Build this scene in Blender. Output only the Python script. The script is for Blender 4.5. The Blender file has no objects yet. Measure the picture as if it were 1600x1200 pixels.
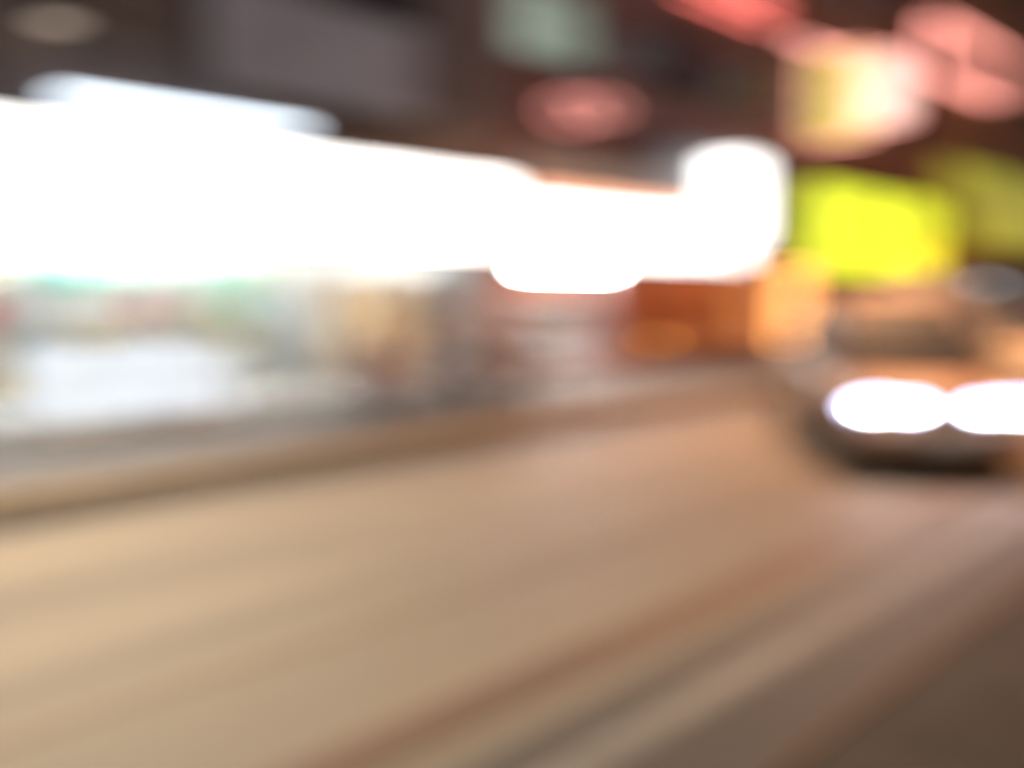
import bpy, bmesh, math, random
from mathutils import Vector, Matrix, Euler
R = math.radians
random.seed(7)
scene = bpy.context.scene
C = scene.collection

# ------------------------------------------------------------------ camera
cd = bpy.data.cameras.new('camera'); cam = bpy.data.objects.new('camera', cd); C.objects.link(cam)
cam.location = (0, 0, 1.6)
cam.rotation_euler = (R(90 - 5.9), 0, R(44 - 90))          # looks half across the street, a little down
cd.sensor_width = 36; cd.angle = R(58); cd.clip_start = .05; cd.clip_end = 3000
cd.dof.use_dof = True                                        # the lens missed its focus: set to half a metre, wide open
cd.dof.focus_distance = .5
cd.dof.aperture_fstop = 1.45
cd.dof.aperture_ratio = .5
cd.dof.aperture_blades = 0
scene.camera = cam

# ------------------------------------------------------------------ sky, moonlight, exposure
w = bpy.data.worlds.new('World'); scene.world = w; w.use_nodes = True
nt = w.node_tree; nt.nodes.clear()
sky = nt.nodes.new('ShaderNodeTexSky'); sky.sky_type = 'NISHITA'; sky.sun_disc = False
sky.sun_elevation = R(-5); sky.sun_rotation = R(200)
b1 = nt.nodes.new('ShaderNodeBackground'); b1.inputs[1].default_value = .05
b2 = nt.nodes.new('ShaderNodeBackground'); b2.inputs[0].default_value = (.19, .155, .165, 1); b2.inputs[1].default_value = 1.0
ad = nt.nodes.new('ShaderNodeAddShader'); wo = nt.nodes.new('ShaderNodeOutputWorld')
nt.links.new(sky.outputs[0], b1.inputs[0]); nt.links.new(b1.outputs[0], ad.inputs[0])
nt.links.new(b2.outputs[0], ad.inputs[1]); nt.links.new(ad.outputs[0], wo.inputs[0])
sl = bpy.data.lights.new('moon', 'SUN'); sl.energy = .02; sl.angle = R(.5); sl.color = (.8, .88, 1)
so = bpy.data.objects.new('moon', sl); C.objects.link(so); so.rotation_euler = (R(40), 0, R(200))
scene.view_settings.view_transform = 'Standard'; scene.view_settings.look = 'None'
scene.view_settings.exposure = 0; scene.view_settings.gamma = 1
scene.cycles.use_denoising = True
scene.cycles.max_bounces = 6; scene.cycles.transparent_max_bounces = 8
scene.cycles.sample_clamp_indirect = 4

# ------------------------------------------------------------------ materials
def mat(name, col, rough=.7, metal=0, var=.25, scale=6, bump=.15, stretch=(1, 1, 1), spec=.4, bscale=None):
    m = bpy.data.materials.new(name); m.use_nodes = True; t = m.node_tree; n = t.nodes; l = t.links
    p = n['Principled BSDF']
    tc = n.new('ShaderNodeTexCoord'); mp = n.new('ShaderNodeMapping'); mp.inputs['Scale'].default_value = stretch
    l.new(tc.outputs['Object'], mp.inputs[0])
    nz = n.new('ShaderNodeTexNoise'); nz.inputs['Scale'].default_value = scale; nz.inputs['Detail'].default_value = 6
    l.new(mp.outputs[0], nz.inputs['Vector'])
    cr = n.new('ShaderNodeValToRGB')
    cr.color_ramp.elements[0].position = .3; cr.color_ramp.elements[1].position = .7
    cr.color_ramp.elements[0].color = tuple(c * (1 - var) for c in col) + (1,)
    cr.color_ramp.elements[1].color = tuple(min(1, c * (1 + var)) for c in col) + (1,)
    l.new(nz.outputs['Fac'], cr.inputs[0]); l.new(cr.outputs[0], p.inputs['Base Color'])
    p.inputs['Roughness'].default_value = rough; p.inputs['Metallic'].default_value = metal
    p.inputs['Specular IOR Level'].default_value = spec
    if bump:
        n2 = n.new('ShaderNodeTexNoise'); n2.inputs['Scale'].default_value = bscale or scale * 8; n2.inputs['Detail'].default_value = 4
        l.new(tc.outputs['Object'], n2.inputs['Vector'])
        bp = n.new('ShaderNodeBump'); bp.inputs['Strength'].default_value = bump; bp.inputs['Distance'].default_value = .02
        l.new(n2.outputs['Fac'], bp.inputs['Height']); l.new(bp.outputs[0], p.inputs['Normal'])
    return m

def emit(name, col, strength, var=.12, scale=3, base=.8):
    m = bpy.data.materials.new(name); m.use_nodes = True; t = m.node_tree; n = t.nodes; l = t.links
    p = n['Principled BSDF']; p.inputs['Base Color'].default_value = tuple(min(.8, c * base) for c in col) + (1,)
    p.inputs['Roughness'].default_value = .35
    p.inputs['Emission Color'].default_value = tuple(col) + (1,)
    tc = n.new('ShaderNodeTexCoord'); nz = n.new('ShaderNodeTexNoise'); nz.inputs['Scale'].default_value = scale
    l.new(tc.outputs['Object'], nz.inputs['Vector'])
    mr = n.new('ShaderNodeMapRange'); mr.inputs[1].default_value = .3; mr.inputs[2].default_value = .7
    mr.inputs[3].default_value = strength * (1 - var); mr.inputs[4].default_value = strength * (1 + var)
    l.new(nz.outputs['Fac'], mr.inputs[0]); l.new(mr.outputs[0], p.inputs['Emission Strength'])
    return m

def glass(name, tint=(.9, .95, .95), gloss=.12, rough=.03):
    m = bpy.data.materials.new(name); m.use_nodes = True; t = m.node_tree; n = t.nodes; l = t.links
    n.remove(n['Principled BSDF'])
    a = n.new('ShaderNodeBsdfTransparent'); a.inputs[0].default_value = tuple(tint) + (1,)
    g = n.new('ShaderNodeBsdfGlossy'); g.inputs['Roughness'].default_value = rough
    mx = n.new('ShaderNodeMixShader'); fr = n.new('ShaderNodeLayerWeight')
    pw = n.new('ShaderNodeMath'); pw.operation = 'POWER'; pw.inputs[1].default_value = 4; l.new(fr.outputs['Facing'], pw.inputs[0])
    ma = n.new('ShaderNodeMath'); ma.operation = 'MULTIPLY_ADD'; ma.inputs[1].default_value = .8; ma.inputs[2].default_value = gloss * .5; ma.use_clamp = True
    l.new(pw.outputs[0], ma.inputs[0]); l.new(ma.outputs[0], mx.inputs[0])
    l.new(a.outputs[0], mx.inputs[1]); l.new(g.outputs[0], mx.inputs[2])
    l.new(mx.outputs[0], n['Material Output'].inputs[0])
    return m

M = dict(
    ground=mat('ground', (.08, .07, .06), .95),
    asphalt=mat('asphalt', (.135, .106, .076), .62, var=.38, scale=1.1, stretch=(.10, 1, 1), bump=.35, bscale=60, spec=.45),
    tar=mat('tar', (.088, .044, .020), .6, var=.3, scale=2, stretch=(.3, 1, 1), bump=.3, bscale=50),
    dark_road=mat('darkened_asphalt', (.055, .045, .040), .7, var=.3, scale=1.5, stretch=(.2, 1, 1), bump=.3, bscale=50),
    paint=mat('road_paint', (.155, .142, .13), .6, var=.45, scale=5, stretch=(.4, 1, 1), bump=.15),
    gutter=mat('gutter_concrete', (.036, .024, .014), .75, var=.3, scale=3, stretch=(.2, 1, 1)),
    kerb=mat('kerb_stone', (.26, .20, .14), .8, var=.25, scale=5),
    slab=mat('paving_slab', (.085, .075, .07), .7, var=.25, scale=3),
    bed=mat('paving_bed', (.06, .052, .048), .9),
    median=mat('median_concrete', (.050, .038, .030), .9, var=.3, scale=4),
    steel=mat('steel', (.20, .12, .06), .6, 1, var=.1, bump=.03),
    concrete=mat('concrete', (.30, .27, .27), .85, var=.2, scale=1.2),
    salmon=mat('salmon_render', (.36, .20, .19), .85, var=.22, scale=1.1),
    redbrown=mat('redbrown_render', (.30, .14, .085), .85, var=.25, scale=1.1),
    tanwall=mat('tan_render', (.32, .17, .09), .85, var=.2, scale=1.1),
    greywall=mat('grey_render', (.15, .14, .15), .85, var=.2, scale=1.1),
    roof=mat('roof_felt', (.06, .06, .06), .9),
    frame=mat('window_frame', (.12, .12, .12), .5, var=.1),
    dglass=mat('dark_glass', (.02, .022, .026), .08, var=.3, scale=1, bump=0, spec=.6),
    carglass=mat('car_glass', (.02, .024, .034), .5, var=.3, scale=1, bump=0, spec=.12),
    greenpane=emit('green_lit_pane', (.62, .82, .68), .30, .45, 2.2),
    warmpane=emit('warm_lit_pane', (1, .78, .5), .5, .4, 2),
    glass=glass('glass'),
    white=mat('white_paint', (.60, .60, .585), .6, var=.06),
    pale=mat('pale_board', (.55, .63, .78), .6, var=.12, scale=1.5),
    greymetal=mat('grey_metal_sheet', (.42, .45, .50), .5, .15, var=.15, scale=2, stretch=(1, 1, .3)),
    salmonstripe=emit('salmon_stripe', (1, .50, .32), 1.5, .2),
    fascia=emit('white_lightbox', (1, .985, .95), 4.6, .22, 1.4),
    bluetube=emit('blue_white_tube', (.78, .89, 1), 5, .05),
    tube=emit('white_tube', (.96, 1, .97), 350, .03),
    casewhite=emit('lit_case', (.82, .91, 1), .85, .25, 2.5, .25),
    yellow=emit('yellow_lightbox', (.76, .86, .03), 1.45, .7, 1.6),
    yellowdim=emit('yellow_green_glow_cloth', (.52, .50, .03), .55, .55, .8),  # emission in the cloth imitates smeared light of the yellow sign
    yellowv=emit('yellow_sign', (.86, .80, .12), .85, .2, 2),
    blue=mat('blue_lettering', (.05, .07, .35), .5),
    redmark=mat('brown_red_lettering', (.25, .05, .01), .5),
    pinkneon=emit('pink_neon', (1, .40, .34), 4.5, .1),
    pinkdim=emit('dim_pink_neon', (1, .42, .36), 2.4, .2),
    pinkwhite=emit('pink_white_lightbox', (1, .70, .62), 1.9, .3, 2),
    redneon=emit('red_neon', (1, .22, .18), 4.5, .1),
    bulb=emit('amber_bulb', (1, .44, .13), 26, .05),
    lantern=emit('orange_lantern', (1, .40, .14), 15, .2, 6),
    whitelamp=emit('white_lamp', (.82, .9, 1), 1.8, .1),
    wood=mat('red_wood', (.34, .13, .06), .55, var=.35, scale=3, stretch=(1, 1, .15)),
    orangewall=mat('orange_wall', (.58, .30, .17), .8, var=.2, scale=1.2),
    black=mat('black_plastic', (.018, .018, .02), .5, var=.2),
    rubber=mat('rubber', (.02, .02, .02), .85, var=.2),
    chrome=mat('chrome', (.6, .6, .62), .18, 1, var=.08, bump=0),
    mauve=mat('mauve_paint', (.20, .13, .16), .3, .2, var=.1, bump=0),
    greypaint=mat('grey_paint', (.24, .24, .27), .3, .2, var=.1, bump=0),
    plum=mat('brown_paint', (.22, .13, .11), .3, .2, var=.1, bump=0),
    carpaint=mat('car_paint', (.33, .20, .13), .5, 0, var=.1, bump=0),
    seat=mat('black_vinyl', (.02, .018, .018), .55),
    headlight=emit('headlight', (.62, .66, 1), 16, .02),
    core=emit('headlight_core', (.90, .93, 1), 150, .02),
    amber=emit('amber_lens', (1, .42, .08), 4.5, .05),
    redlens=mat('red_lens', (.4, .02, .02), .2, bump=0),
    plate=mat('number_plate', (.6, .6, .58), .5, var=.05),
    sodium=emit('sodium_lens', (1, .72, .42), 60, .02),
    pole=mat('painted_pole', (.16, .16, .16), .5, .3),
    floor=mat('shop_floor', (.20, .19, .18), .5, var=.1, scale=2),
    cardboard=mat('cardboard', (.34, .22, .12), .8, var=.15),
)
def packmat(i, c): return mat('packet_%d' % i, c, .45, var=.25, scale=9, bump=.05)
PACK = [packmat(i, c) for i, c in enumerate([(.60, .08, .05), (.75, .50, .06), (.06, .42, .33), (.70, .68, .62), (.35, .30, .06), (.62, .22, .16), (.08, .16, .45), (.78, .62, .40)])]

# ------------------------------------------------------------------ mesh helpers
class B:
    def __init__(s): s.bm = bmesh.new()
    def box(s, x0, x1, y0, y1, z0, z1, mtx=None):
        vs = [s.bm.verts.new((x, y, z)) for x in (x0, x1) for y in (y0, y1) for z in (z0, z1)]
        for f in ((0, 1, 3, 2), (4, 6, 7, 5), (0, 4, 5, 1), (2, 3, 7, 6), (0, 2, 6, 4), (1, 5, 7, 3)):
            s.bm.faces.new([vs[i] for i in f])
        if mtx:
            for v in vs: v.co = mtx @ v.co
        return s
    def tube(s, pts, r, n=10, closed=False, cap=True):
        pts = [Vector(p) for p in pts]; rings = []; N = len(pts)
        for i, p in enumerate(pts):
            a = pts[(i - 1) % N] if (closed or i > 0) else p
            b = pts[(i + 1) % N] if (closed or i < N - 1) else p
            d = (b - a).normalized(); up = Vector((0, 0, 1)) if abs(d.z) < .95 else Vector((1, 0, 0))
            u = d.cross(up).normalized(); v = d.cross(u)
            rr = r[i] if isinstance(r, (list, tuple)) else r
            rings.append([s.bm.verts.new(p + u * rr * math.cos(t) + v * rr * math.sin(t)) for t in [2 * math.pi * k / n for k in range(n)]])
        for i in range(N if closed else N - 1):
            A, Bq = rings[i], rings[(i + 1) % N]
            for k in range(n): s.bm.faces.new((A[k], A[(k + 1) % n], Bq[(k + 1) % n], Bq[k]))
        if cap and not closed: s.bm.faces.new(rings[0][::-1]); s.bm.faces.new(rings[-1])
        return s
    def loft(s, rings, cap=True):
        rs = [[s.bm.verts.new(p) for p in r] for r in rings]; n = len(rs[0])
        for a, b in zip(rs, rs[1:]):
            for k in range(n): s.bm.faces.new((a[k], a[(k + 1) % n], b[(k + 1) % n], b[k]))
        if cap: s.bm.faces.new(rs[0][::-1]); s.bm.faces.new(rs[-1])
        return s
    def prism(s, prof, axis, a, b):
        def P(q, t): return {'x': (t, q[0], q[1]), 'y': (q[0], t, q[1]), 'z': (q[0], q[1], t)}[axis]
        return s.loft([[P(q, a) for q in prof], [P(q, b) for q in prof]])
    def lathe(s, prof, c=(0, 0, 0), axis='z', n=20):
        rings = []
        for r, h in prof:
            ring = []
            for k in range(n):
                t = 2 * math.pi * k / n; q = {'z': (r * math.cos(t), r * math.sin(t), h), 'y': (r * math.cos(t), h, r * math.sin(t)), 'x': (h, r * math.cos(t), r * math.sin(t))}[axis]
                ring.append((q[0] + c[0], q[1] + c[1], q[2] + c[2]))
            rings.append(ring)
        return s.loft(rings)
    def build(s, name, m, parent=None, smooth=False, bevel=0, loc=None):
        bmesh.ops.recalc_face_normals(s.bm, faces=s.bm.faces)
        if bevel:
            bmesh.ops.bevel(s.bm, geom=[e for e in s.bm.edges if len(e.link_faces) == 2 and e.calc_face_angle(0) > .5], offset=bevel, segments=2, affect='EDGES', profile=.5)
        me = bpy.data.meshes.new(name); s.bm.to_mesh(me); s.bm.free(); me.materials.append(m)
        if smooth:
            for p in me.polygons: p.use_smooth = True
        o = bpy.data.objects.new(name, me); C.objects.link(o); o.parent = parent
        if loc: o.location = loc
        return o

def bx(name, m, parent, x0, x1, y0, y1, z0, z1, bevel=0): return B().box(x0, x1, y0, y1, z0, z1).build(name, m, parent, bevel=bevel)
def tag(o, label, cat, group=None):
    o['label'] = label; o['category'] = cat
    if group: o['group'] = group
    return o
def struct(o, kind='structure'): o['kind'] = kind; return o
def empty(name, loc=(0, 0, 0), rz=0):
    o = bpy.data.objects.new(name, None); C.objects.link(o); o.location = loc; o.rotation_euler = (0, 0, rz); o.empty_display_size = .2; return o
def thing(name, label, cat, loc=(0, 0, 0), rz=0, group=None): return tag(empty(name, loc, rz), label, cat, group)
def copy_tree(o, parent=None):
    c = o.copy(); C.objects.link(c); c.parent = parent
    for ch in list(o.children): copy_tree(ch, c)
    return c
def facade(name, m, parent, X0, X1, Z0, Z1, y, depth, openings):
    """a wall of real thickness along X with openings (x0,x1,z0,z1) cut through it"""
    xs = sorted({X0, X1} | {v for o in openings for v in o[:2]}); zs = sorted({Z0, Z1} | {v for o in openings for v in o[2:]})
    bm = bmesh.new(); V = {}
    def v(x, yy, z):
        k = (round(x, 4), yy, round(z, 4))
        if k not in V: V[k] = bm.verts.new((x, yy, z))
        return V[k]
    def solid(i, j):
        if not (0 <= i < len(xs) - 1 and 0 <= j < len(zs) - 1): return False
        cx, cz = (xs[i] + xs[i + 1]) / 2, (zs[j] + zs[j + 1]) / 2
        return not any(o[0] < cx < o[1] and o[2] < cz < o[3] for o in openings)
    y1 = y + depth
    for i in range(len(xs) - 1):
        for j in range(len(zs) - 1):
            if not solid(i, j): continue
            a, b, c, d = xs[i], xs[i + 1], zs[j], zs[j + 1]
            bm.faces.new((v(a, y, c), v(b, y, c), v(b, y, d), v(a, y, d)))
            bm.faces.new((v(a, y1, d), v(b, y1, d), v(b, y1, c), v(a, y1, c)))
            if not solid(i - 1, j): bm.faces.new((v(a, y, c), v(a, y, d), v(a, y1, d), v(a, y1, c)))
            if not solid(i + 1, j): bm.faces.new((v(b, y, d), v(b, y, c), v(b, y1, c), v(b, y1, d)))
            if not solid(i, j - 1): bm.faces.new((v(b, y, c), v(a, y, c), v(a, y1, c), v(b, y1, c)))
            if not solid(i, j + 1): bm.faces.new((v(a, y, d), v(b, y, d), v(b, y1, d), v(a, y1, d)))
    q = B.__new__(B); q.bm = bm
    return q.build(name, m, parent)
def window(parent, x0, x1, z0, z1, y, pm, mull=1):
    t = .06
    f = B().box(x0, x1, y, y + .08, z0, z0 + t).box(x0, x1, y, y + .08, z1 - t, z1).box(x0, x0 + t, y + .002, y + .078, z0 + t, z1 - t).box(x1 - t, x1, y + .002, y + .078, z0 + t, z1 - t)
    for k in range(mull):
        xm = x0 + (x1 - x0) * (k + 1) / (mull + 1); f.box(xm - .025, xm + .025, y + .004, y + .076, z0 + t, z1 - t)
    fr = f.build('window', M['frame'], parent)
    for k in range(mull + 1):
        a = x0 + (x1 - x0) * k / (mull + 1); b = x0 + (x1 - x0) * (k + 1) / (mull + 1)
        bx('pane', pm, fr, a + .02, b - .02, y + .035, y + .045, z0 + .03, z1 - .03)
    bx('sill', M['concrete'], fr, x0 - .08, x1 + .08, y - .26, y - .003, z0 - .09, z0 - .004)
    return fr

# ------------------------------------------------------------------ the setting: ground, road, gutter, kerb, pavement
FY = 10.5                                                   # shopfront line
struct(B().box(-900, 900, -900, 900, -.5, -.03).build('ground', M['ground']))
road = struct(B().box(-60, 140, -7.2, 6.45, -.03, 0).build('road', M['asphalt']))
bx('lane_line', M['paint'], road, -60, 140, 1.83, 1.95, 0, .004)
bx('tar_seam', M['tar'], road, -60, 140, 2.34, 2.60, 0, .004)
bx('tar_seam', M['tar'], road, -60, 140, 3.42, 3.46, 0, .004)
bx('dark_strip', M['dark_road'], road, -60, 140, 1.34, 1.80, 0, .003)  # dark colour stands in for weaker lamp light beside the median
bx('dark_strip', M['dark_road'], road, -60, 140, 1.98, 2.16, 0, .003)
struct(B().box(-60, 140, 6.45, 7.15, -.03, .003).build('gutter', M['gutter']))
med = struct(B().box(-60, 140, .55, 1.32, -.03, .07).build('median_strip', M['median'], bevel=.012))
bx('steel_edging', M['steel'], med, -60, 140, 1.324, 1.336, -.03, .082)
kerb = struct(empty('kerb'))
km = None
for i in range(46):
    x = -2 + i * 1.0
    if km is None:
        o = B().box(.004, .994, 7.15, 7.34, -.03, .13).build('kerb_stone', M['kerb'], kerb, bevel=.014); km = o.data
    else:
        o = bpy.data.objects.new('kerb_stone', km); C.objects.link(o); o.parent = kerb
    o.location = (x, random.uniform(-.004, .004), random.uniform(-.004, .004))
pav = struct(B().box(-60, 140, 7.345, 10.44, -.03, .112).build('pavement', M['bed']))
sm = None
for i in range(36):
    for j in range(5):
        if sm is None:
            o = B().box(.004, .602, .004, .602, 0, .024).build('paving_slab', M['slab'], pav, bevel=.006); sm = o.data
        else:
            o = bpy.data.objects.new('paving_slab', sm); C.objects.link(o); o.parent = pav
        o.location = (.6 + i * .606, 7.37 + j * .606, .108 + random.uniform(0, .006))
        o.rotation_euler = (random.uniform(-.004, .004), random.uniform(-.004, .004), 0)

# ------------------------------------------------------------------ street lamps (they light the road; their heads stand above the frame)
def street_lamp(x, y, reach, label, energy, col, dz=0, rz=0):
    t = thing('street_lamp', label, 'street lamp', (x, y, .125 if rz == 0 else .07), rz, 'sodium street lamps')
    B().lathe([(.16, 0), (.16, .05), (.11, .1), (.11, .9), (.085, .95)]).build('base', M['pole'], t, True)
    B().tube([(0, 0, .95), (0, 0, 4.5 + dz), (0, -.15, 5.0 + dz), (0, -.6, 5.3 + dz), (0, -reach, 5.4 + dz)], [.08, .06, .055, .05, .045], 12).build('pole', M['pole'], t, True)
    h = B().loft([[(-.16, -reach + .1, 5.330 + dz), (.16, -reach + .1, 5.330 + dz), (.12, -reach + .1, 5.470 + dz), (-.12, -reach + .1, 5.470 + dz)],
                  [(-.2, -reach - .3, 5.330 + dz), (.2, -reach - .3, 5.330 + dz), (.13, -reach - .3, 5.500 + dz), (-.13, -reach - .3, 5.500 + dz)],
                  [(-.12, -reach - .7, 5.340 + dz), (.12, -reach - .7, 5.340 + dz), (.08, -reach - .7, 5.420 + dz), (-.08, -reach - .7, 5.420 + dz)]]).build('lamp_head', M['pole'], t, bevel=.015)
    B().box(-.13, .13, -reach - .6, -reach - .05, 5.290 + dz, 5.327 + dz).build('lens', M['sodium'], h, bevel=.01)
    L = bpy.data.lights.new('sodium_light', 'AREA'); L.shape = 'RECTANGLE'; L.size = .26; L.size_y = .55; L.energy = energy; L.color = col; L.spread = R(130)
    lo = bpy.data.objects.new('sodium_light', L); C.objects.link(lo); lo.parent = t; lo.location = (0, -reach - .32, 5.270 + dz)
    return t
street_lamp(1.5, 7.75, 1.7, 'tall sodium street lamp by the kerb opposite the white lit shop', 540, (1, .87, .65))
street_lamp(27.6, 7.75, 2.0, 'tall sodium street lamp by the kerb opposite the yellow signs', 3200, (1, .50, .24))
street_lamp(11.2, .93, 2.9, 'added tall sodium street lamp in the median strip, out of view', 1050, (1, .50, .24), 2.0, math.pi)  # added out of view to brighten the road at mid distance

# ------------------------------------------------------------------ building A: white lit open shop
bA = thing('shop_building', 'grey concrete building above the white open-fronted shop', 'building', (0, 0, 0))
winA = [(x, x + 1.7, 5.2, 6.9) for x in (-4.6, -1.4, 1.4, 4.4, 7.4)] + [(x, x + 1.7, 8.6, 10.3) for x in (-4.6, -1.4, 1.4, 4.4, 7.4)]
facade('wall', M['concrete'], bA, -6, 10.5, .0, 12, FY, .3, [(-5.4, -.6, .0, 2.3), (-.3, 9.7, .0, 2.25)] + winA)
for (a, b, c, d) in winA: window(bA, a, b, c, d, FY + .12, M['dglass'])
bx('shutter', M['greymetal'], bA, -5.4, -.6, FY + .1, FY + .14, .12, 2.3)
B().box(-6, 10.5, FY + .301, 15, 3.3, 3.5).box(-6, -5.7, FY + .301, 15, .0, 3.3).box(-.6, -.3, FY + .301, 15, 0, 3.3).box(9.7, 10.5, FY + .301, 15, 0, 3.3).box(-6, 10.5, 15.001, 15.3, 0, 12).build('inner_wall', M['white'], bA)
bx('shop_floor', M['floor'], bA, -.29, 9.69, FY - .05, 14.99, .0, .15)
bx('roof', M['roof'], bA, -6, 10.5, FY + .302, 15.0, 11.6, 11.8)
B().box(-6.05, 10.45, FY - .18, FY - .003, 4.74, 4.92).box(-6.05, 10.45, FY - .12, FY - .003, 8.0, 8.15).build('ledge', M['concrete'], bA)
for k in range(4):
    x = .8 + k * 2.15
    t = thing('ceiling_light', 'white tube light on the shop ceiling, %s along the row' % ['first', 'second', 'third', 'last'][k], 'ceiling light', (x, 11.9, 3.2), 0, 'tube lights in the white shop')
    bx('housing', M['white'], t, -.09, .09, -1.2, 1.2, .02, .1)
    for s in (-.04, .04): B().tube([(s, -1.15, 0), (s, 1.15, 0)], .018, 8).build('tube', M['tube'], t, True)
# long white lightbox over the shop front
fs = thing('lightbox_sign', 'long blown-out white lightbox sign running over the open shop', 'sign', (0, 0, 0))
B().box(-.4, 10.3, FY - .52, FY - .005, 2.05, 3.36).build('case', M['frame'], fs, bevel=.02)
for k in range(5):
    a = -.34 + k * 2.12
    B().box(a, a + 2.09, FY - .545, FY - .523, 2.10, 3.31).build('panel', M['fascia'], fs, bevel=.006)
tl = thing('strip_light', 'blue-white fluorescent strip light above the white sign', 'strip light', (5.2, FY - .45, 3.6))
bx('housing', M['white'], tl, -1.5, 1.5, -.06, .06, .03, .11)
B().tube([(-1.46, 0, 0), (1.46, 0, 0)], .05, 10).build('tube', M['bluetube'], tl, True)
for s in (-1.1, 1.1): B().tube([(s, 0, .07), (s, .44, .07)], .018, 8).build('bracket', M['pole'], tl, True)
pb = thing('blank_board', 'pale grey-blue blank board on the dark upper wall above the strip light', 'board', (7.1, FY, 4.45))
B().box(-1.6, 1.6, -.34, -.27, -.48, .75).build('panel', M['pale'], pb, bevel=.015)
B().box(-1.66, 1.66, -.26, -.2, -.54, .81).build('frame', M['frame'], pb)
for s in (-1.2, 0, 1.2): bx('bracket', M['pole'], pb, s - .03, s + .03, -.198, -.004, -.1, .1)
wl = thing('wall_lamp', 'small dim brownish wall lamp on the grey wall, top corner', 'wall lamp', (3.85, FY, 4.42))
B().tube([(0, -.004, .08), (0, -.16, .1), (0, -.22, .04)], .02, 8).build('arm', M['pole'], wl, True)
B().lathe([(.05, .06), (.14, .03), (.24, -.05), (.25, -.07)], (0, -.24, 0)).build('shade', M['pole'], wl, True)
B().lathe([(.05, -.06), (.2, -.075), (.17, -.1), (.05, -.12)], (0, -.24, 0)).build('globe', emit('dim_globe', (1, .82, .66), .7), wl, True)

# display cases standing at the shop's front
def case(x0, x1, label):
    cx = (x0 + x1) / 2; hw = (x1 - x0) / 2
    t = thing('display_case', label, 'display case', (cx, 9.95, .135), 0, 'lit white cases at the front of the shop')
    bx('base', M['white'], t, -hw + .03, hw - .03, -.28, .28, 0, .12)
    B().box(-hw, hw, -.32, .32, .122, .86).build('lit_front', M['casewhite'], t, bevel=.03)
    for s in (-1, 1):
        for q in (-1, 1): bx('corner_post', M['chrome'], t, s * (hw - .02) - .015, s * (hw - .02) + .015, q * .29 - .015, q * .29 + .015, .862, 1.08)
    bx('glass_top', M['glass'], t, -hw, hw, -.31, .31, 1.082, 1.095)
    bx('glass_front', M['glass'], t, -hw + .04, hw - .04, -.3, -.294, .864, 1.08)
    n = int((x1 - x0) / .2)
    for k in range(n):
        bx('tray', PACK[(k * 3 + 3) % 8], t, -hw + .07 + k * .19, -hw + .07 + k * .19 + .16, -.2, .2, .862, .92 + .03 * (k % 3), .01)
    return t
case(3.30, 4.24, 'first blue-white glowing display case, nearest the left picture edge')
case(4.38, 5.35, 'second blue-white glowing display case, beside the scooters')
# cartons stacked along the shop's side wall
cm = {}
where = ['front', 'second', 'rear']
lev = ['bottom', 'second', 'third', 'top']
for j, y in enumerate((11.25, 12.0, 12.8)):
    for k in range(4 if j != 1 else 3):
        if not cm:
            cb = B().box(-.3, .3, -.3, .3, 0, .40).build('carton', M['cardboard'], bevel=.008); cm['b'] = cb.data
            tp = B().box(-.302, .302, -.03, .03, .401, .404).build('tape', M['plate'], cb); cm['t'] = tp.data
        else:
            cb = bpy.data.objects.new('carton', cm['b']); C.objects.link(cb)
            tp = bpy.data.objects.new('tape', cm['t']); C.objects.link(tp); tp.parent = cb
        cb.location = (9.33 + random.uniform(-.03, .03), y, .152 + k * .407); cb.rotation_euler.z = random.uniform(-.05, .05)
        tag(cb, '%s tan carton of the %s stack along the shop side wall' % ('top' if k == (3 if j != 1 else 2) else lev[k], where[j]), 'carton', 'cartons stacked by the side wall')
# goods racks and their packets
def rack(x0, x1, y, label):
    t = thing('goods_rack', label, 'rack', ((x0 + x1) / 2, y, .152), 0, 'goods racks inside the white shop')
    hw = (x1 - x0) / 2
    for s in (-1, 1): bx('side_panel', M['white'], t, s * hw - .02, s * hw + .02, -.2, .24, 0, 1.95)
    for z in (.1, .55, 1.0, 1.45): bx('shelf', M['white'], t, -hw + .022, hw - .022, -.2, .22, z, z + .03)
    bx('back_panel', M['white'], t, -hw + .022, hw - .022, .222, .238, .05, 1.95)
rk = [(.6, 2.3, 12.9), (2.5, 4.2, 12.9), (4.4, 6.1, 12.9), (6.3, 8.0, 13.0)]
rn = ['white goods rack at the open end of the shop', 'white goods rack with red and yellow packets', 'white goods rack behind the first glowing case', 'white goods rack behind the second glowing case', 'white goods rack at the end by the restaurant']
for (a, b, y), n_ in zip(rk, rn): rack(a, b, y, n_)
pk = {}
names = ['red', 'yellow', 'teal', 'cream', 'olive', 'brick-red', 'blue', 'tan']
pref = [[0, 0, 1, 5], [0, 1, 5, 7, 3], [5, 3, 7, 3, 1], [3, 4, 7, 3, 2], [3, 7, 5, 3, 6]]
for r_, (a, b, y) in enumerate(rk):
    for z in (.13, .58, 1.03, 1.48):
        x = a + .08
        while x < b - .34:
            c = random.choice(pref[r_] if z < 1.4 else [2, 2, 3, 3, 4]); v = random.choice((0, 1))
            if (c, v) not in pk:
                q = B()
                if v: q.box(0, .22, -.12, .12, 0, .30)
                else: q.prism([(0, 0), (.24, 0), (.22, .2), (.17, .27), (.07, .27), (.02, .2)], 'y', -.1, .1)
                o = q.build('packet', PACK[c], bevel=.012); pk[(c, v)] = o.data
            else:
                o = bpy.data.objects.new('packet', pk[(c, v)]); C.objects.link(o)
            o.location = (x, y - .04, .152 + z + .002)
            tag(o, '%s packet on the %s' % (names[c], rn[r_]), 'packet', '%s packets on the %s' % (names[c], rn[r_]))
            x += .28 if v else .31
            x += random.choice((0, 0, .12))

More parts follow.
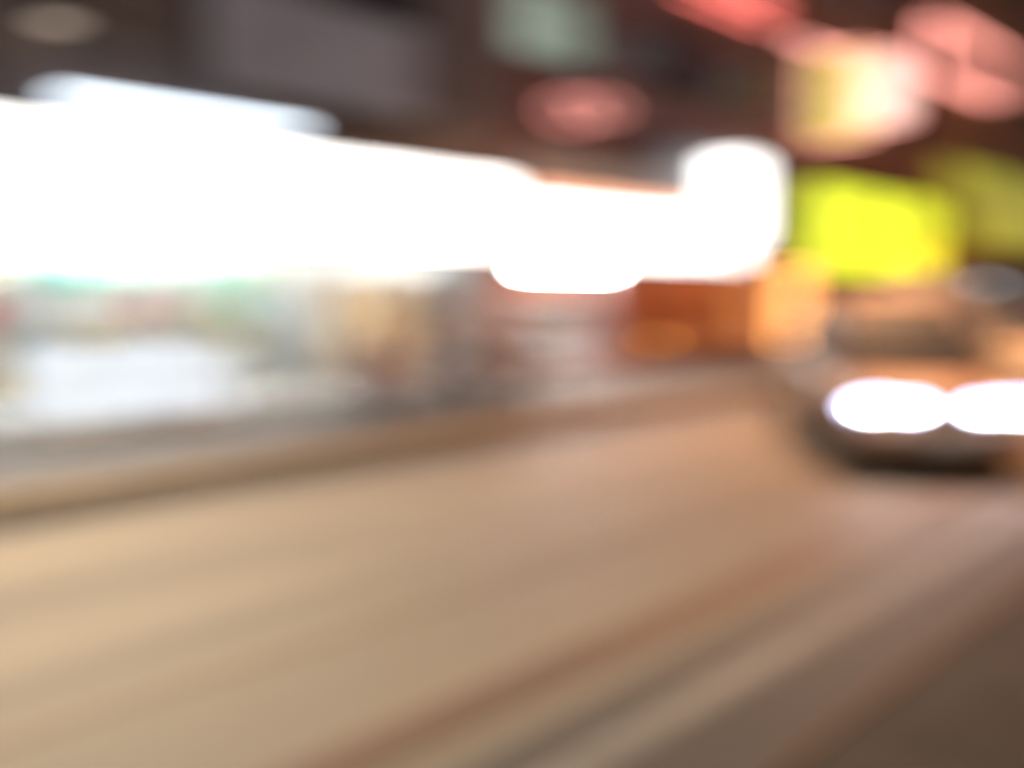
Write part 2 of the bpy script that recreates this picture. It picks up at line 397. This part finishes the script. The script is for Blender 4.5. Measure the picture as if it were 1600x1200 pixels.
# ------------------------------------------------------------------ building B: white sign, grey metal parapet, orange shop below
bB = thing('shop_building', 'salmon building with grey metal panels and the orange-lit restaurant', 'building')
winB = [(10.9, 13.0, 5.35, 6.6), (14.6, 16.2, 5.3, 6.6), (17.4, 19.0, 5.3, 6.6), (11.0, 13.0, 8.6, 10), (14.6, 16.2, 8.6, 10), (17.4, 19.0, 8.6, 10)]
facade('wall', M['salmon'], bB, 10.5, 19.7, 0, 12.6, FY + .02, .3, [(10.9, 13.2, 0, 2.25), (13.5, 19.4, 0, 2.25)] + winB)
for i, (a, b, c, d) in enumerate(winB): window(bB, a, b, c, d, FY + .14, M['greenpane'] if i == 0 else M['dglass'])
B().box(10.501, 19.7, FY + .321, 15, 2.9, 3.1).box(10.501, 10.8, FY + .321, 15, 0, 2.9).box(19.4, 19.7, FY + .321, 15, 0, 2.9).box(10.501, 19.7, 15.001, 15.3, 0, 12.6).build('inner_wall', M['orangewall'], bB)
bx('shop_floor', M['wood'], bB, 10.81, 19.39, FY - .04, 14.99, 0, .15)
bx('roof', M['roof'], bB, 10.501, 19.7, FY + .322, 15, 12.2, 12.4)
for k in range(5):                                           # wooden posts of the restaurant front
    x = 13.5 + k * 1.4
    bx('post', M['wood'], bB, x, x + .14, FY + .03, FY + .15, .152, 2.24)
bx('beam', M['wood'], bB, 13.5, 19.39, FY - .02, FY + .018, 2.06, 2.24)
for k in range(4):
    x = 13.64 + k * 1.4
    d = B().box(x + .02, x + .1, FY + .05, FY + .1, .16, 2.03).box(x + 1.16, x + 1.24, FY + .05, FY + .1, .16, 2.03).box(x + .102, x + 1.158, FY + .052, FY + .098, .16, .5).box(x + .102, x + 1.158, FY + .052, FY + .098, 1.95, 2.03).box(x + .102, x + 1.158, FY + .052, FY + .098, 1.18, 1.24).build('door', M['wood'], bB)
    bx('pane', M['glass'], d, x + .102, x + 1.158, FY + .07, FY + .078, .502, 1.178)
    bx('pane', M['glass'], d, x + .102, x + 1.158, FY + .07, FY + .078, 1.242, 1.948)
    B().tube([(x + .06, FY + .02, .95), (x + .06, FY + .02, 1.2)], .012, 8).build('handle', M['chrome'], d)
d = bx('shutter', M['greymetal'], bB, 10.9, 13.2, FY + .09, FY + .12, .12, 1.35)
bx('counter_top', M['white'], bB, 10.9, 13.2, FY - .05, FY + .35, 1.352, 1.40)

fs2 = thing('lightbox_sign', 'white lightbox sign with salmon top stripe over the orange restaurant', 'sign')
B().box(10.62, 17.3, FY - .46, FY + .015, 1.98, 3.30).build('case', M['frame'], fs2, bevel=.02)
for k in range(3):
    a = 10.68 + k * 2.2
    B().box(a, a + 2.17, FY - .485, FY - .463, 2.03, 3.05).build('panel', M['fascia'], fs2, bevel=.006)
bx('stripe', M['salmonstripe'], fs2, 10.68, 17.25, FY - .48, FY - .463, 3.08, 3.26)
counter_fill = thing('strip_light', 'added white strip light under the sign, brightening the serving counter', 'strip light', (12.05, FY - .2, 1.90))  # lamp added to brighten the front around the serving counter
bx('housing', M['white'], counter_fill, -1.0, 1.0, -.05, .05, .0, .065)
B().tube([(-.95, 0, -.025), (.95, 0, -.025)], .022, 8).build('tube', M['tube'], counter_fill, True)
# grey metal parapet panels, the second one stepping up
pp = thing('metal_parapet', 'grey-blue sheet metal hoarding stepping up over the white sign', 'hoarding')
for (a, b, z0, z1) in ((10.62, 12.1, 3.34, 3.74), (12.12, 13.3, 3.34, 3.74), (13.32, 14.48, 3.34, 3.74), (14.5, 15.5, 3.34, 4.30), (15.52, 16.6, 3.34, 4.30)):
    o = B()
    n = int((b - a) / .12); st = (b - a) / n
    prof = []
    for k in range(n): prof += [(a + k * st, FY - .40), (a + k * st + st * .4, FY - .40), (a + k * st + st * .5, FY - .375), (a + k * st + st * .9, FY - .375)]
    prof += [(b, FY - .40), (b, FY - .34), (a, FY - .34)]
    o.prism(prof, 'z', z0, z1).build('panel', M['greymetal'], pp)
bx('top_rail', M['greymetal'], pp, 10.6, 14.48, FY - .42, FY - .3, 3.745, 3.80)
bx('top_rail', M['greymetal'], pp, 14.5, 16.62, FY - .42, FY - .3, 4.305, 4.36)
for x in (11.0, 13.0, 15.0, 16.4): bx('bracket', M['pole'], pp, x - .02, x + .02, FY - .338, FY + .016, 3.5, 3.56)
# rounded white box sign projecting from the wall
def rrect(w_, h_, r, n=6):
    out = []
    for cx, cz, a0 in ((w_ / 2 - r, h_ / 2 - r, 0), (-w_ / 2 + r, h_ / 2 - r, 90), (-w_ / 2 + r, -h_ / 2 + r, 180), (w_ / 2 - r, -h_ / 2 + r, 270)):
        for k in range(n + 1):
            t = R(a0 + 90 * k / n); out.append((cx + r * math.cos(t), cz + r * math.sin(t)))
    return out
def projecting(name, x, yc, zc, w_, h_, fm, label, r=.12, th=.22, cat='sign', group=None, case_m='frame'):
    t = thing(name, label, cat, (x, yc, zc), 0, group)
    B().prism(rrect(w_, h_, r), 'x', -th / 2, th / 2).build('case', M[case_m], t)
    for s in (-1, 1):
        a = s * (th / 2 + .002); b = s * (th / 2 + .018)
        B().prism(rrect(w_ - .07, h_ - .07, r * .9), 'x', min(a, b), max(a, b)).build('face', fm, t)
    for z in (-h_ * .3, h_ * .3): bx('bracket', M['pole'], t, -.025, .025, w_ / 2 - .002, FY - yc - .002, z - .025, z + .025)
    return t
projecting('projecting_sign', 16.3, 9.72, 3.3, 1.3, 1.9, M['fascia'], 'big rounded white lightbox projecting at the end of the white signs', .35)
projecting('projecting_sign', 15.2, 9.65, 2.5, .7, .9, M['fascia'], 'smaller white lightbox projecting below the big rounded one', .2)

# dim pink and red neon on the upper wall
def neon(name, pts, r, m, parent, closed=True): return B().tube(pts, r, 8, closed).build(name, m, parent, True)
def arc(cx, cz, rx, rz, y, a0, a1, n=20): return [(cx + rx * math.cos(R(a0 + (a1 - a0) * k / n)), y, cz + rz * math.sin(R(a0 + (a1 - a0) * k / n))) for k in range(n + (1 if abs(a1 - a0) < 360 else 0))]
ns = thing('neon_sign', 'small dim pink neon sign between the green window and the grey hoarding', 'neon sign', (12.5, FY, 4.62))
bx('backing', M['salmon'], ns, -1.0, 1.0, -.1, -.02, -.40, .42)
neon('tube', arc(-.35, -.05, .42, .26, -.16, 0, 360), .022, M['pinkdim'], ns)
neon('tube', arc(.40, .1, .42, .22, -.16, 0, 360), .022, M['pinkdim'], ns)
for x in (-.8, .8): bx('bracket', M['pole'], ns, x - .02, x + .02, -.018, .018, -.1, .1)
rn_ = thing('neon_sign', 'red neon bars glowing on the salmon upper wall', 'neon sign', (17.3, FY, 7.5))
bx('backing', M['salmon'], rn_, -1.9, 1.9, -.1, -.02, -.5, .5)
for z in (-.3, 0, .3): neon('tube', [(-1.7, -.16, z), (1.7, -.16, z)], .025, M['redneon'], rn_, False)
for x in (-1.5, 1.5): bx('bracket', M['pole'], rn_, x - .02, x + .02, -.018, .018, -.1, .1)

for (x, z, lab) in ((13.8, 5.5, 'grey air conditioner on the salmon wall by the green window'), (16.8, 5.45, 'grey air conditioner between the two dark windows of the salmon wall'), (22.6, 8.2, 'grey air conditioner high on the red-brown wall')):
    t = thing('air_conditioner', lab, 'air conditioner', (x, FY - .02, z), 0, 'air conditioners on the upper walls')
    B().box(-.4, .4, -.36, -.04, 0, .55).build('case', M['greymetal'], t, bevel=.02)
    B().tube([(-.12 + .2 * math.cos(R(q * 20)), -.365, .28 + .2 * math.sin(R(q * 20))) for q in range(18)], .012, 6, True).build('fan_ring', M['black'], t, True)
    for q in range(4): bx('grille_bar', M['black'], t, -.31, .07, -.372, -.364, .15 + q * .085, .162 + q * .085)
    for q in (-.3, .3): bx('bracket', M['pole'], t, q - .02, q + .02, -.36, .038, -.05, -.002)
# restaurant lanterns, counter and stools
for k, (x, y, z) in enumerate([(14.2, 11.6, 2.25), (15.6, 11.9, 2.3), (17.0, 11.6, 2.25), (18.4, 11.9, 2.3), (14.9, 13.2, 2.3), (16.6, 13.2, 2.25), (18.0, 13.3, 2.3)]):
    t = thing('paper_lantern', 'round orange paper lantern hanging inside the restaurant', 'lantern', (x, y, z), 0, 'orange lanterns in the restaurant')
    B().lathe([(.06, .22), (.16, .18), (.23, .08), (.25, 0), (.23, -.08), (.16, -.18), (.06, -.22)], n=16).build('shade', M['lantern'], t, True)
    B().lathe([(.07, .22), (.07, .25)], n=12).build('cap', M['black'], t); B().lathe([(.07, -.25), (.07, -.22)], n=12).build('cap', M['black'], t)
    B().tube([(0, 0, .25), (0, 0, 2.89 - z)], .006, 6).build('cord', M['black'], t)
ct = thing('bar_counter', 'wooden bar counter deep inside the orange restaurant', 'counter', (16.5, 13.6, .152))
bx('body', M['wood'], ct, -2.4, 2.4, -.25, .25, 0, 1.0); bx('top', M['wood'], ct, -2.5, 2.5, -.35, .32, 1.002, 1.06, .01)
for k in range(4):
    t = thing('bar_stool', 'round wooden stool at the bar, number %s from the glass doors end' % ['one', 'two', 'three', 'four'][k], 'stool', (14.9 + k * 1.05, 12.95, .152), 0, 'stools along the bar')
    B().lathe([(.17, .66), (.18, .68), (.18, .70), (.16, .72)], n=18).build('seat', M['wood'], t, True)
    for a in range(4):
        c, s = math.cos(R(45 + 90 * a)), math.sin(R(45 + 90 * a)); B().tube([(.2 * c, .2 * s, 0), (.12 * c, .12 * s, .67)], .018, 8).build('leg', M['wood'], t)
    B().tube([(.16 * math.cos(R(q * 30)), .16 * math.sin(R(q * 30)), .28) for q in range(12)], .01, 6, True).build('foot_ring', M['chrome'], t)

# amber bulb strings hanging down beside the yellow signs
for k, x in enumerate((19.3, 19.85)):
    t = thing('light_string', 'vertical string of amber bulbs, %s below the yellow sign' % ['the one on the white sign side,', 'the one farther along,'][k], 'string lights', (x, 10.05, .13), 0, 'amber bulb strings')
    B().tube([(0, 0, .02), (0, .02, 1.1), (0, 0, 2.15)], .008, 6).build('wire', M['black'], t)
    B().lathe([(.07, 0), (.07, .02), (.02, .03)], n=12).build('foot', M['black'], t)
    for q in range(8):
        z = .25 + q * .24 + .03 * (k % 2)
        B().lathe([(.012, .05), (.035, .025), (.045, -.01), (.03, -.045), (.008, -.055)], (.05 * (-1) ** q, -.03, z), n=10).build('bulb', M['bulb'], t, True)

# ------------------------------------------------------------------ building C: yellow signs
bC = thing('shop_building', 'dark red-brown building carrying the yellow lightbox signs', 'building')
winC = [(x, x + 1.6, z, z + 1.6) for z in (5.4, 8.8) for x in (20.4, 23.0, 26.2)]
facade('wall', M['redbrown'], bC, 19.7, 29.2, 0, 13.4, FY - .02, .3, [(20.1, 24.5, 0, 2.15), (24.9, 28.9, 0, 2.15)] + winC)
for (a, b, c, d) in winC: window(bC, a, b, c, d, FY + .1, M['dglass'])
B().box(19.701, 29.2, FY + .281, 15, 2.9, 3.1).box(19.701, 19.95, FY + .281, 15, 0, 2.9).box(29.0, 29.2, FY + .281, 15, 0, 2.9).box(19.701, 29.2, 15.001, 15.3, 0, 13.4).build('inner_wall', M['orangewall'], bC)
bx('shop_floor', M['wood'], bC, 19.96, 28.99, FY - .05, 14.99, 0, .15)
bx('roof', M['roof'], bC, 19.701, 29.2, FY + .282, 15, 13, 13.2)
for k in range(4):
    x = 20.1 + k * 1.1; d = B().box(x + .02, x + .09, FY + .03, FY + .08, .16, 2.13).box(x + 1.01, x + 1.08, FY + .03, FY + .08, .16, 2.13).box(x + .092, x + 1.008, FY + .032, FY + .078, .16, .6).box(x + .092, x + 1.008, FY + .032, FY + .078, 2.05, 2.13).build('door', M['wood'], bC)
    bx('pane', M['glass'], d, x + .092, x + 1.008, FY + .05, FY + .058, .602, 2.048)
bx('shutter', M['greymetal'], bC, 24.9, 28.9, FY + .05, FY + .09, .12, 2.15)
for k, x in enumerate((21.0, 22.4, 23.6)):
    t = thing('paper_lantern', 'orange paper lantern hanging behind the wooden doors under the yellow sign', 'lantern', (x, 12.2, 2.2), 0, 'orange lanterns under the yellow sign')
    B().lathe([(.06, .22), (.16, .18), (.23, .08), (.25, 0), (.23, -.08), (.16, -.18), (.06, -.22)], n=16).build('shade', M['lantern'], t, True)
    B().tube([(0, 0, .22), (0, 0, .69)], .006, 6).build('cord', M['black'], t)
for (a, b, z0, z1, lab) in ((20.0, 24.7, 1.85, 4.15, 'large bright yellow lightbox sign with a row of brown marks'), (25.0, 27.9, 2.0, 4.2, 'plainer yellow lightbox sign farther along the red-brown building')):
    t = thing('lightbox_sign', lab, 'sign')
    B().box(a, b, FY - .55, FY - .025, z0, z1).build('case', M['frame'], t, bevel=.02)
    n = 3
    for k in range(n):
        p0 = a + .05 + k * (b - a - .1) / n; p1 = p0 + (b - a - .1) / n - .14
        B().box(p0, p1, FY - .575, FY - .553, z0 + .05, z1 - .05).build('panel', M['yellow'], t, bevel=.006)
    if a < 21:
        for k in range(6):
            x = a + 1.9 + k * .42
            B().box(x, x + .09, FY - .585, FY - .577, z1 - .72, z1 - .34).box(x + .02, x + .22, FY - .587, FY - .5855, z1 - .45 - .05 * (k % 3), z1 - .40 - .05 * (k % 3)).build('lettering', M['redmark'], t)
# vertical yellow sign with pink neon border, and pink-white sign
vs = projecting('projecting_sign', 21.0, 9.72, 6.0, 1.1, 1.95, M['yellowv'], 'upright yellow projecting sign with blue marks and pink neon border', .08)
for k in range(5):
    z = .7 - k * .34
    B().box(-.142, -.131, .1, .38, z - .05, z + .04).box(-.143, -.1425, .2, .27, z - .12, z + .1).build('lettering', M['blue'], vs)
neon('neon_border', [(-.16, y, z) for y, z in rrect(1.2, 2.05, .12)], .03, M['pinkneon'], vs)
ps = projecting('projecting_sign', 23.4, 9.75, 6.5, 1.0, 1.7, M['pinkwhite'], 'glaring pink-white projecting sign beside the upright yellow one', .15)
neon('neon_border', [(-.16, y, z) for y, z in rrect(1.12, 1.82, .18)], .03, M['pinkneon'], ps)
hb = thing('neon_sign', 'pale pink neon bar lamp above the upright yellow sign', 'neon sign', (20.9, FY - .02, 7.2))
bx('backing', M['frame'], hb, -1.0, 1.0, -.12, -.02, -.12, .12)
for z in (-.05, .05): neon('tube', [(-.95, -.16, z), (.95, -.16, z)], .025, M['pinkneon'], hb, False)

# ------------------------------------------------------------------ building D: tan wall, added pink neon frame and glowing yellow-green awning
bD = thing('shop_building', 'tan building with an added pink neon frame, farthest in view', 'building')
winD = [(x, x + 1.6, z, z + 1.7) for z in (11.2,) for x in (30.2, 33.4, 36.6, 39.8)] + [(36.4, 38.2, 7.8, 9.4), (39.6, 41.4, 7.8, 9.4)]
facade('wall', M['tanwall'], bD, 29.2, 44, 0, 15, FY + .02, .3, [(29.8, 36, 0, 2.2), (36.6, 43.4, 0, 2.2)] + winD)
for (a, b, c, d) in winD: window(bD, a, b, c, d, FY + .14, M['dglass'])
B().box(29.201, 44, 15.001, 15.3, 0, 15).box(29.201, 44, FY + .322, 15, 14.6, 14.8).build('rear_wall', M['tanwall'], bD)
bx('shutter', M['greymetal'], bD, 29.8, 36, FY + .09, FY + .13, 0, 2.2); bx('shutter', M['greymetal'], bD, 36.6, 43.4, FY + .09, FY + .13, 0, 2.2)
trail_frame = thing('neon_sign', 'added pink neon frame imitating a smeared sign trail, high on the tan building', 'neon sign', (31.2, FY + .02, 8.6))  # added frame, stands in for the ghosted trail of another pink sign
neon('tube', [(x, -.12, z) for x, z in rrect(6.0, 1.75, .3)], .04, M['pinkneon'], trail_frame)
neon('tube', [(x, -.12, z) for x, z in rrect(5.7, 1.45, .2)], .03, M['pinkneon'], trail_frame)
for x in (-2.4, 0, 2.4):
    for z in (-.87, .87): bx('bracket', M['pole'], trail_frame, x - .03, x + .03, -.16, -.002, z - .03, z + .03)
aw = thing('awning', 'added awning glowing dim yellow-green over the tan building shutters', 'awning')  # awning added to carry a yellow-green glow; the cloth itself emits
B().prism([(FY + .018, 5.6), (FY - .12, 5.6), (FY - .95, 3.2), (FY - .95, 2.95), (FY - .88, 2.95), (FY - .88, 3.15), (FY + .018, 5.4)], 'x', 30.0, 42).build('cloth', M['yellowdim'], aw)
for x in (30.3, 34, 38, 41.7): B().tube([(x, FY + .01, 2.9), (x, FY - .86, 3.05)], .025, 8).build('strut', M['pole'], aw)
fl = thing('box_lamp', 'small blue-white box lamp low on the tan building shutters', 'lamp', (33.5, FY - .2, 1.75))
B().box(-.7, .7, -.1, .1, -.18, .18).build('case', M['frame'], fl, bevel=.02); B().box(-.65, .65, -.125, -.103, -.13, .13).build('face', M['whitelamp'], fl)
bx('bracket', M['pole'], fl, -.05, .05, .102, .285, -.05, .05)
# building past D and the one before A, so that the row goes on
for (a, b, h, nm, lab) in ((44, 62, 11, 'greywall', 'plain dark grey building past the tan one'), (-24, -6, 12, 'greywall', 'plain dark grey building before the white shop')):
    t = thing('row_building', lab, 'building')
    wn = [(a + 1 + k * 3.2, a + 2.7 + k * 3.2, z, z + 1.6) for k in range(5) for z in (5, 8)]
    facade('wall', M[nm], t, a + .001, b - .001, 0, h, FY, .3, wn)
    for q in wn: window(t, *q, FY + .12, M['dglass'], 0)
    B().box(a + .001, b - .001, FY + .301, 15, h - .3, h - .1).box(a + .001, b - .001, 15.001, 15.3, 0, h).build('roof', M['roof'], t)

# ------------------------------------------------------------------ scooters on the pavement
def make_scooter(paint, label):
    t = thing('scooter', label, 'scooter', (0, 0, .134), 0, 'scooters parked on the pavement')
    def prof(yz):  # stations: (x, zlo, zhi, halfwidth)
        rings = []
        for x, z0, z1, hw in yz:
            rings.append([(x, hw * .6, z0), (x, hw, z0 + (z1 - z0) * .3), (x, hw, z0 + (z1 - z0) * .7), (x, hw * .6, z1), (x, -hw * .6, z1), (x, -hw, z0 + (z1 - z0) * .7), (x, -hw, z0 + (z1 - z0) * .3), (x, -hw * .6, z0)])
        return rings
    for x in (-.62, .62):
        wv = B().lathe([(.06, -.05), (.075, -.03), (.075, .03), (.06, .05)], (x, 0, .225), 'y', 16).build('wheel', M['chrome'], t, True)
        B().tube([(x + .18 * math.cos(a), 0, .225 + .18 * math.sin(a)) for a in [k * math.pi / 12 for k in range(24)]], .045, 10, True).build('tyre', M['rubber'], wv, True)
        B().lathe([(.145, -.02), (.15, 0), (.145, .02)], (x, 0, .225), 'y', 20).build('rim', M['greypaint'], wv, True)
    B().loft(prof([(-.86, .62, .74, .06), (-.7, .50, .76, .13), (-.45, .36, .74, .17), (-.2, .28, .70, .18), (-.05, .24, .40, .17), (.1, .22, .32, .16), (.34, .22, .33, .16)])).build('body', paint, t, True)
    B().loft(prof([(.30, .22, .36, .17), (.37, .3, .62, .2), (.43, .46, .84, .2), (.46, .62, .93, .15)])).build('front_shield', paint, t, True)
    B().loft(prof([(.34, .40, .46, .05), (.55, .44, .50, .07), (.74, .40, .46, .07), (.88, .30, .35, .05)])).build('mudguard', paint, t, True)
    B().loft(prof([(-.74, .765, .82, .10), (-.55, .755, .84, .14), (-.2, .715, .80, .14), (-.02, .70, .76, .09)])).build('seat', M['seat'], t, True)
    B().tube([(.62, 0, .225), (.50, 0, .62), (.44, 0, .96)], [.03, .03, .025], 10).build('fork', M['black'], t, True)
    hbz = B().tube([(.36, .34, .99), (.42, .2, 1.0), (.45, 0, .97), (.42, -.2, 1.0), (.36, -.34, .99)], .014, 8).build('handlebar', M['black'], t, True)
    B().loft(prof([(.36, .95, 1.0, .09), (.46, .90, 1.04, .12), (.54, .92, 1.0, .08)])).build('headlamp_cowl', paint, hbz, True)
    B().lathe([(.075, 0), (.07, .02), (.04, .035)], (.535, 0, .96), 'x', 14).build('headlamp', M['chrome'], t, True)
    for s in (-1, 1):
        mr = B().tube([(.40, s * .2, 1.0), (.40, s * .28, 1.16)], .007, 6).build('mirror_stem', M['black'], t)
        B().lathe([(.055, -.012), (.06, 0), (.05, .012)], (.40, s * .29, 1.2), 'x', 14).build('mirror', M['dglass'], mr, True)
    B().tube([(-.80, .05, .665), (-.80, -.05, .665)], .03, 8).build('tail_lamp', M['redlens'], t, True)
    B().tube([(-.2, -.16, .24), (-.5, -.19, .26), (-.8, -.19, .32)], [.03, .05, .05], 10).build('exhaust', M['chrome'], t, True)
    B().tube([(.0, .1, .24), (.02, .18, 0)], .014, 8).build('stand', M['black'], t)
    bx('number_plate', M['plate'], t, -.83, -.82, -.12, .12, .42, .54)
    return t
sc = make_scooter(M['mauve'], 'mauve scooter parked nearest the glowing cases')
sc.location = (6.55, 8.55, .134); sc.rotation_euler.z = R(-118)
for (x, y, a, pm, lab) in ((7.75, 8.5, -112, M['greypaint'], 'grey scooter parked between the mauve and the brown one'), (8.95, 8.6, -122, M['plum'], 'brown scooter parked on the restaurant side')):
    c = copy_tree(sc); c.location = (x, y, .134); c.rotation_euler.z = R(a); c['label'] = lab
    for ch in list(c.children) + [g for q in c.children for g in q.children]:
        if ch.data and ch.data.materials and ch.data.materials[0] == M['mauve']:
            ch.data = ch.data.copy(); ch.data.materials[0] = pm
ol = thing('marker_lamp', 'small amber warning lamp on a short post at the pavement edge', 'lamp', (12.0, 8.4, .134))
B().lathe([(.12, 0), (.12, .03), (.03, .05)], n=16).build('base', M['black'], ol); B().tube([(0, 0, .04), (0, 0, .62)], .02, 10).build('post', M['pole'], ol, True)
B().lathe([(.03, .62), (.05, .64), (.05, .70), (.02, .73)], n=14).build('lens', M['amber'], ol, True)

# ------------------------------------------------------------------ the oncoming car
def make_car():
    t = thing('car', 'small brown car coming head-on with four glaring blue-white headlights, the inner pair added', 'car')
    def ring(x, hw, z0, z1, sh=.12):   # rounded section, symmetric
        return [(x, hw * .86, z0), (x, hw, z0 + .1), (x, hw, z0 + (z1 - z0) * .62), (x, hw * (1 - sh * .4), z1 - .05), (x, hw * (1 - sh), z1),
                (x, -hw * (1 - sh), z1), (x, -hw * (1 - sh * .4), z1 - .05), (x, -hw, z0 + (z1 - z0) * .62), (x, -hw, z0 + .1), (x, -hw * .86, z0)]
    st = [(1.80, .55, .26, .55), (1.76, .66, .22, .66), (1.62, .72, .2, .74), (1.2, .745, .2, .82), (.75, .75, .2, .88), (.2, .75, .2, .92), (-.8, .75, .2, .94), (-1.4, .74, .2, .94), (-1.66, .72, .24, .90), (-1.74, .66, .3, .80)]
    body = B().loft([ring(*s) for s in st]).build('body', M['carpaint'], t, True)
    g = [(.98, .60, .86, .88), (.55, .64, .86, 1.26), (.28, .62, .86, 1.42), (-.4, .61, .86, 1.47), (-1.1, .60, .86, 1.44), (-1.45, .58, .86, 1.30), (-1.62, .60, .86, .92)]
    B().loft([[(x, .69, z0), (x, .69 - (.69 - hw) * .9 * min(1, (z1 - z0) / .5), z0 + (z1 - z0) * .85), (x, hw * .86, z1), (x, -hw * .86, z1), (x, -.69 + (.69 - hw) * .9 * min(1, (z1 - z0) / .5), z0 + (z1 - z0) * .85), (x, -.69, z0)] for x, hw, z0, z1 in g]).build('cabin_glass', M['carglass'], t)
    B().loft([[(x, hw * .88, z - .03), (x, hw * .84, z + .015), (x, -hw * .84, z + .015), (x, -hw * .88, z - .03)] for x, hw, z in ((.30, .62, 1.42), (-.4, .61, 1.475), (-1.1, .60, 1.45), (-1.46, .58, 1.32))]).build('roof', M['carpaint'], t, True)
    for s in (-1, 1):
        B().tube([(.98, s * .655, .89), (.56, s * .60, 1.27), (.29, s * .545, 1.425)], .03, 8).build('pillar', M['carpaint'], t, True)
        B().tube([(-.35, s * .70, .9), (-.42, s * .585, 1.42)], .035, 8).build('pillar', M['carpaint'], t, True)
        mi = B().loft([[(.58, s * .72, .93), (.70, s * .72, .95), (.70, s * .72, 1.05), (.58, s * .72, 1.05)], [(.60, s * .90, .95), (.66, s * .90, .97), (.66, s * .90, 1.04), (.60, s * .90, 1.04)]]).build('door_mirror', M['carpaint'], t, bevel=.01)
        h = B().lathe([(.135, -.03), (.14, 0), (.12, .035), (.06, .05)], (1.715, s * .56, .585), 'x', 18).build('headlight', M['headlight'], t, True)
        B().lathe([(.155, -.06), (.16, -.015), (.142, .012)], (1.71, s * .56, .585), 'x', 18).build('bezel', M['chrome'], h, True)
        B().lathe([(.058, 0), (.05, .014), (.02, .02)], (1.767, s * .56, .585), 'x', 14).build('lamp_core', M['core'], h, True)
        B().box(1.66, 1.75, s * .70 - .03, s * .70 + .03, .50, .58).build('indicator', M['amber'] if False else M['redlens'], t, bevel=.01)
        B().box(-.5, -.36, s * .752 - .012, s * .752 + .012, .74, .77).build('door_handle', M['chrome'], t, bevel=.005)
        B().box(-1.755, -1.70, s * .58 - .08, s * .58 + .08, .6, .8).build('tail_light', M['redlens'], t, bevel=.01)
        for x in (1.12, -1.12):
            B().tube([(x + .33 * math.cos(a), s * .745, .28 + .33 * math.sin(a)) for a in [R(q * 15 - 10) for q in range(14)]], .03, 8).build('wheel_arch', M['black'], t, True)
            wv = B().lathe([(.10, -.02), (.09, .03)], (x, s * .70 + s * .03, .28), 'y', 16).build('wheel', M['chrome'], t, True)
            B().lathe([(.19, -.09), (.26, -.085), (.28, -.04), (.28, .04), (.26, .085), (.19, .09)], (x, s * .69, .28), 'y', 24).build('tyre', M['rubber'], wv, True)
            B().lathe([(.20, -.05), (.195, .05), (.12, .075)], (x, s * .70, .28), 'y', 20).build('rim', M['chrome'], wv, True)
    for s in (-1, 1):  # inner lamp pair, added to widen the white headlight glare
        h = B().lathe([(.105, -.03), (.11, 0), (.09, .03), (.05, .04)], (1.765, s * .31, .60), 'x', 18).build('headlight', M['headlight'], t, True)
        B().lathe([(.125, -.06), (.13, -.015), (.112, .01)], (1.76, s * .31, .60), 'x', 18).build('bezel', M['chrome'], h, True)
        B().lathe([(.045, 0), (.04, .012), (.02, .018)], (1.808, s * .31, .60), 'x', 14).build('lamp_core', M['core'], h, True)
    gr = B()
    for k in range(4): gr.box(1.772, 1.815, -.17, .17, .50 + k * .045, .52 + k * .045)
    gr.build('grille', M['chrome'], t)
    B().box(1.70, 1.87, -.68, .68, .25, .42).build('bumper', M['carpaint'], t, bevel=.03)
    B().box(1.872, 1.884, -.19, .19, .28, .40).build('number_plate', M['plate'], t)
    B().tube([(.95, .1, .90), (.75, -.35, 1.06)], .01, 6).build('wiper', M['black'], t)
    return t
car = make_car()
hd = math.atan2(-.57, -.87) + R(4)                            # heading towards the camera side
mid = Vector((8.02, 2.72)); car.location = (mid.x - math.cos(hd) * 1.72, mid.y - math.sin(hd) * 1.72, .003); car.rotation_euler.z = hd
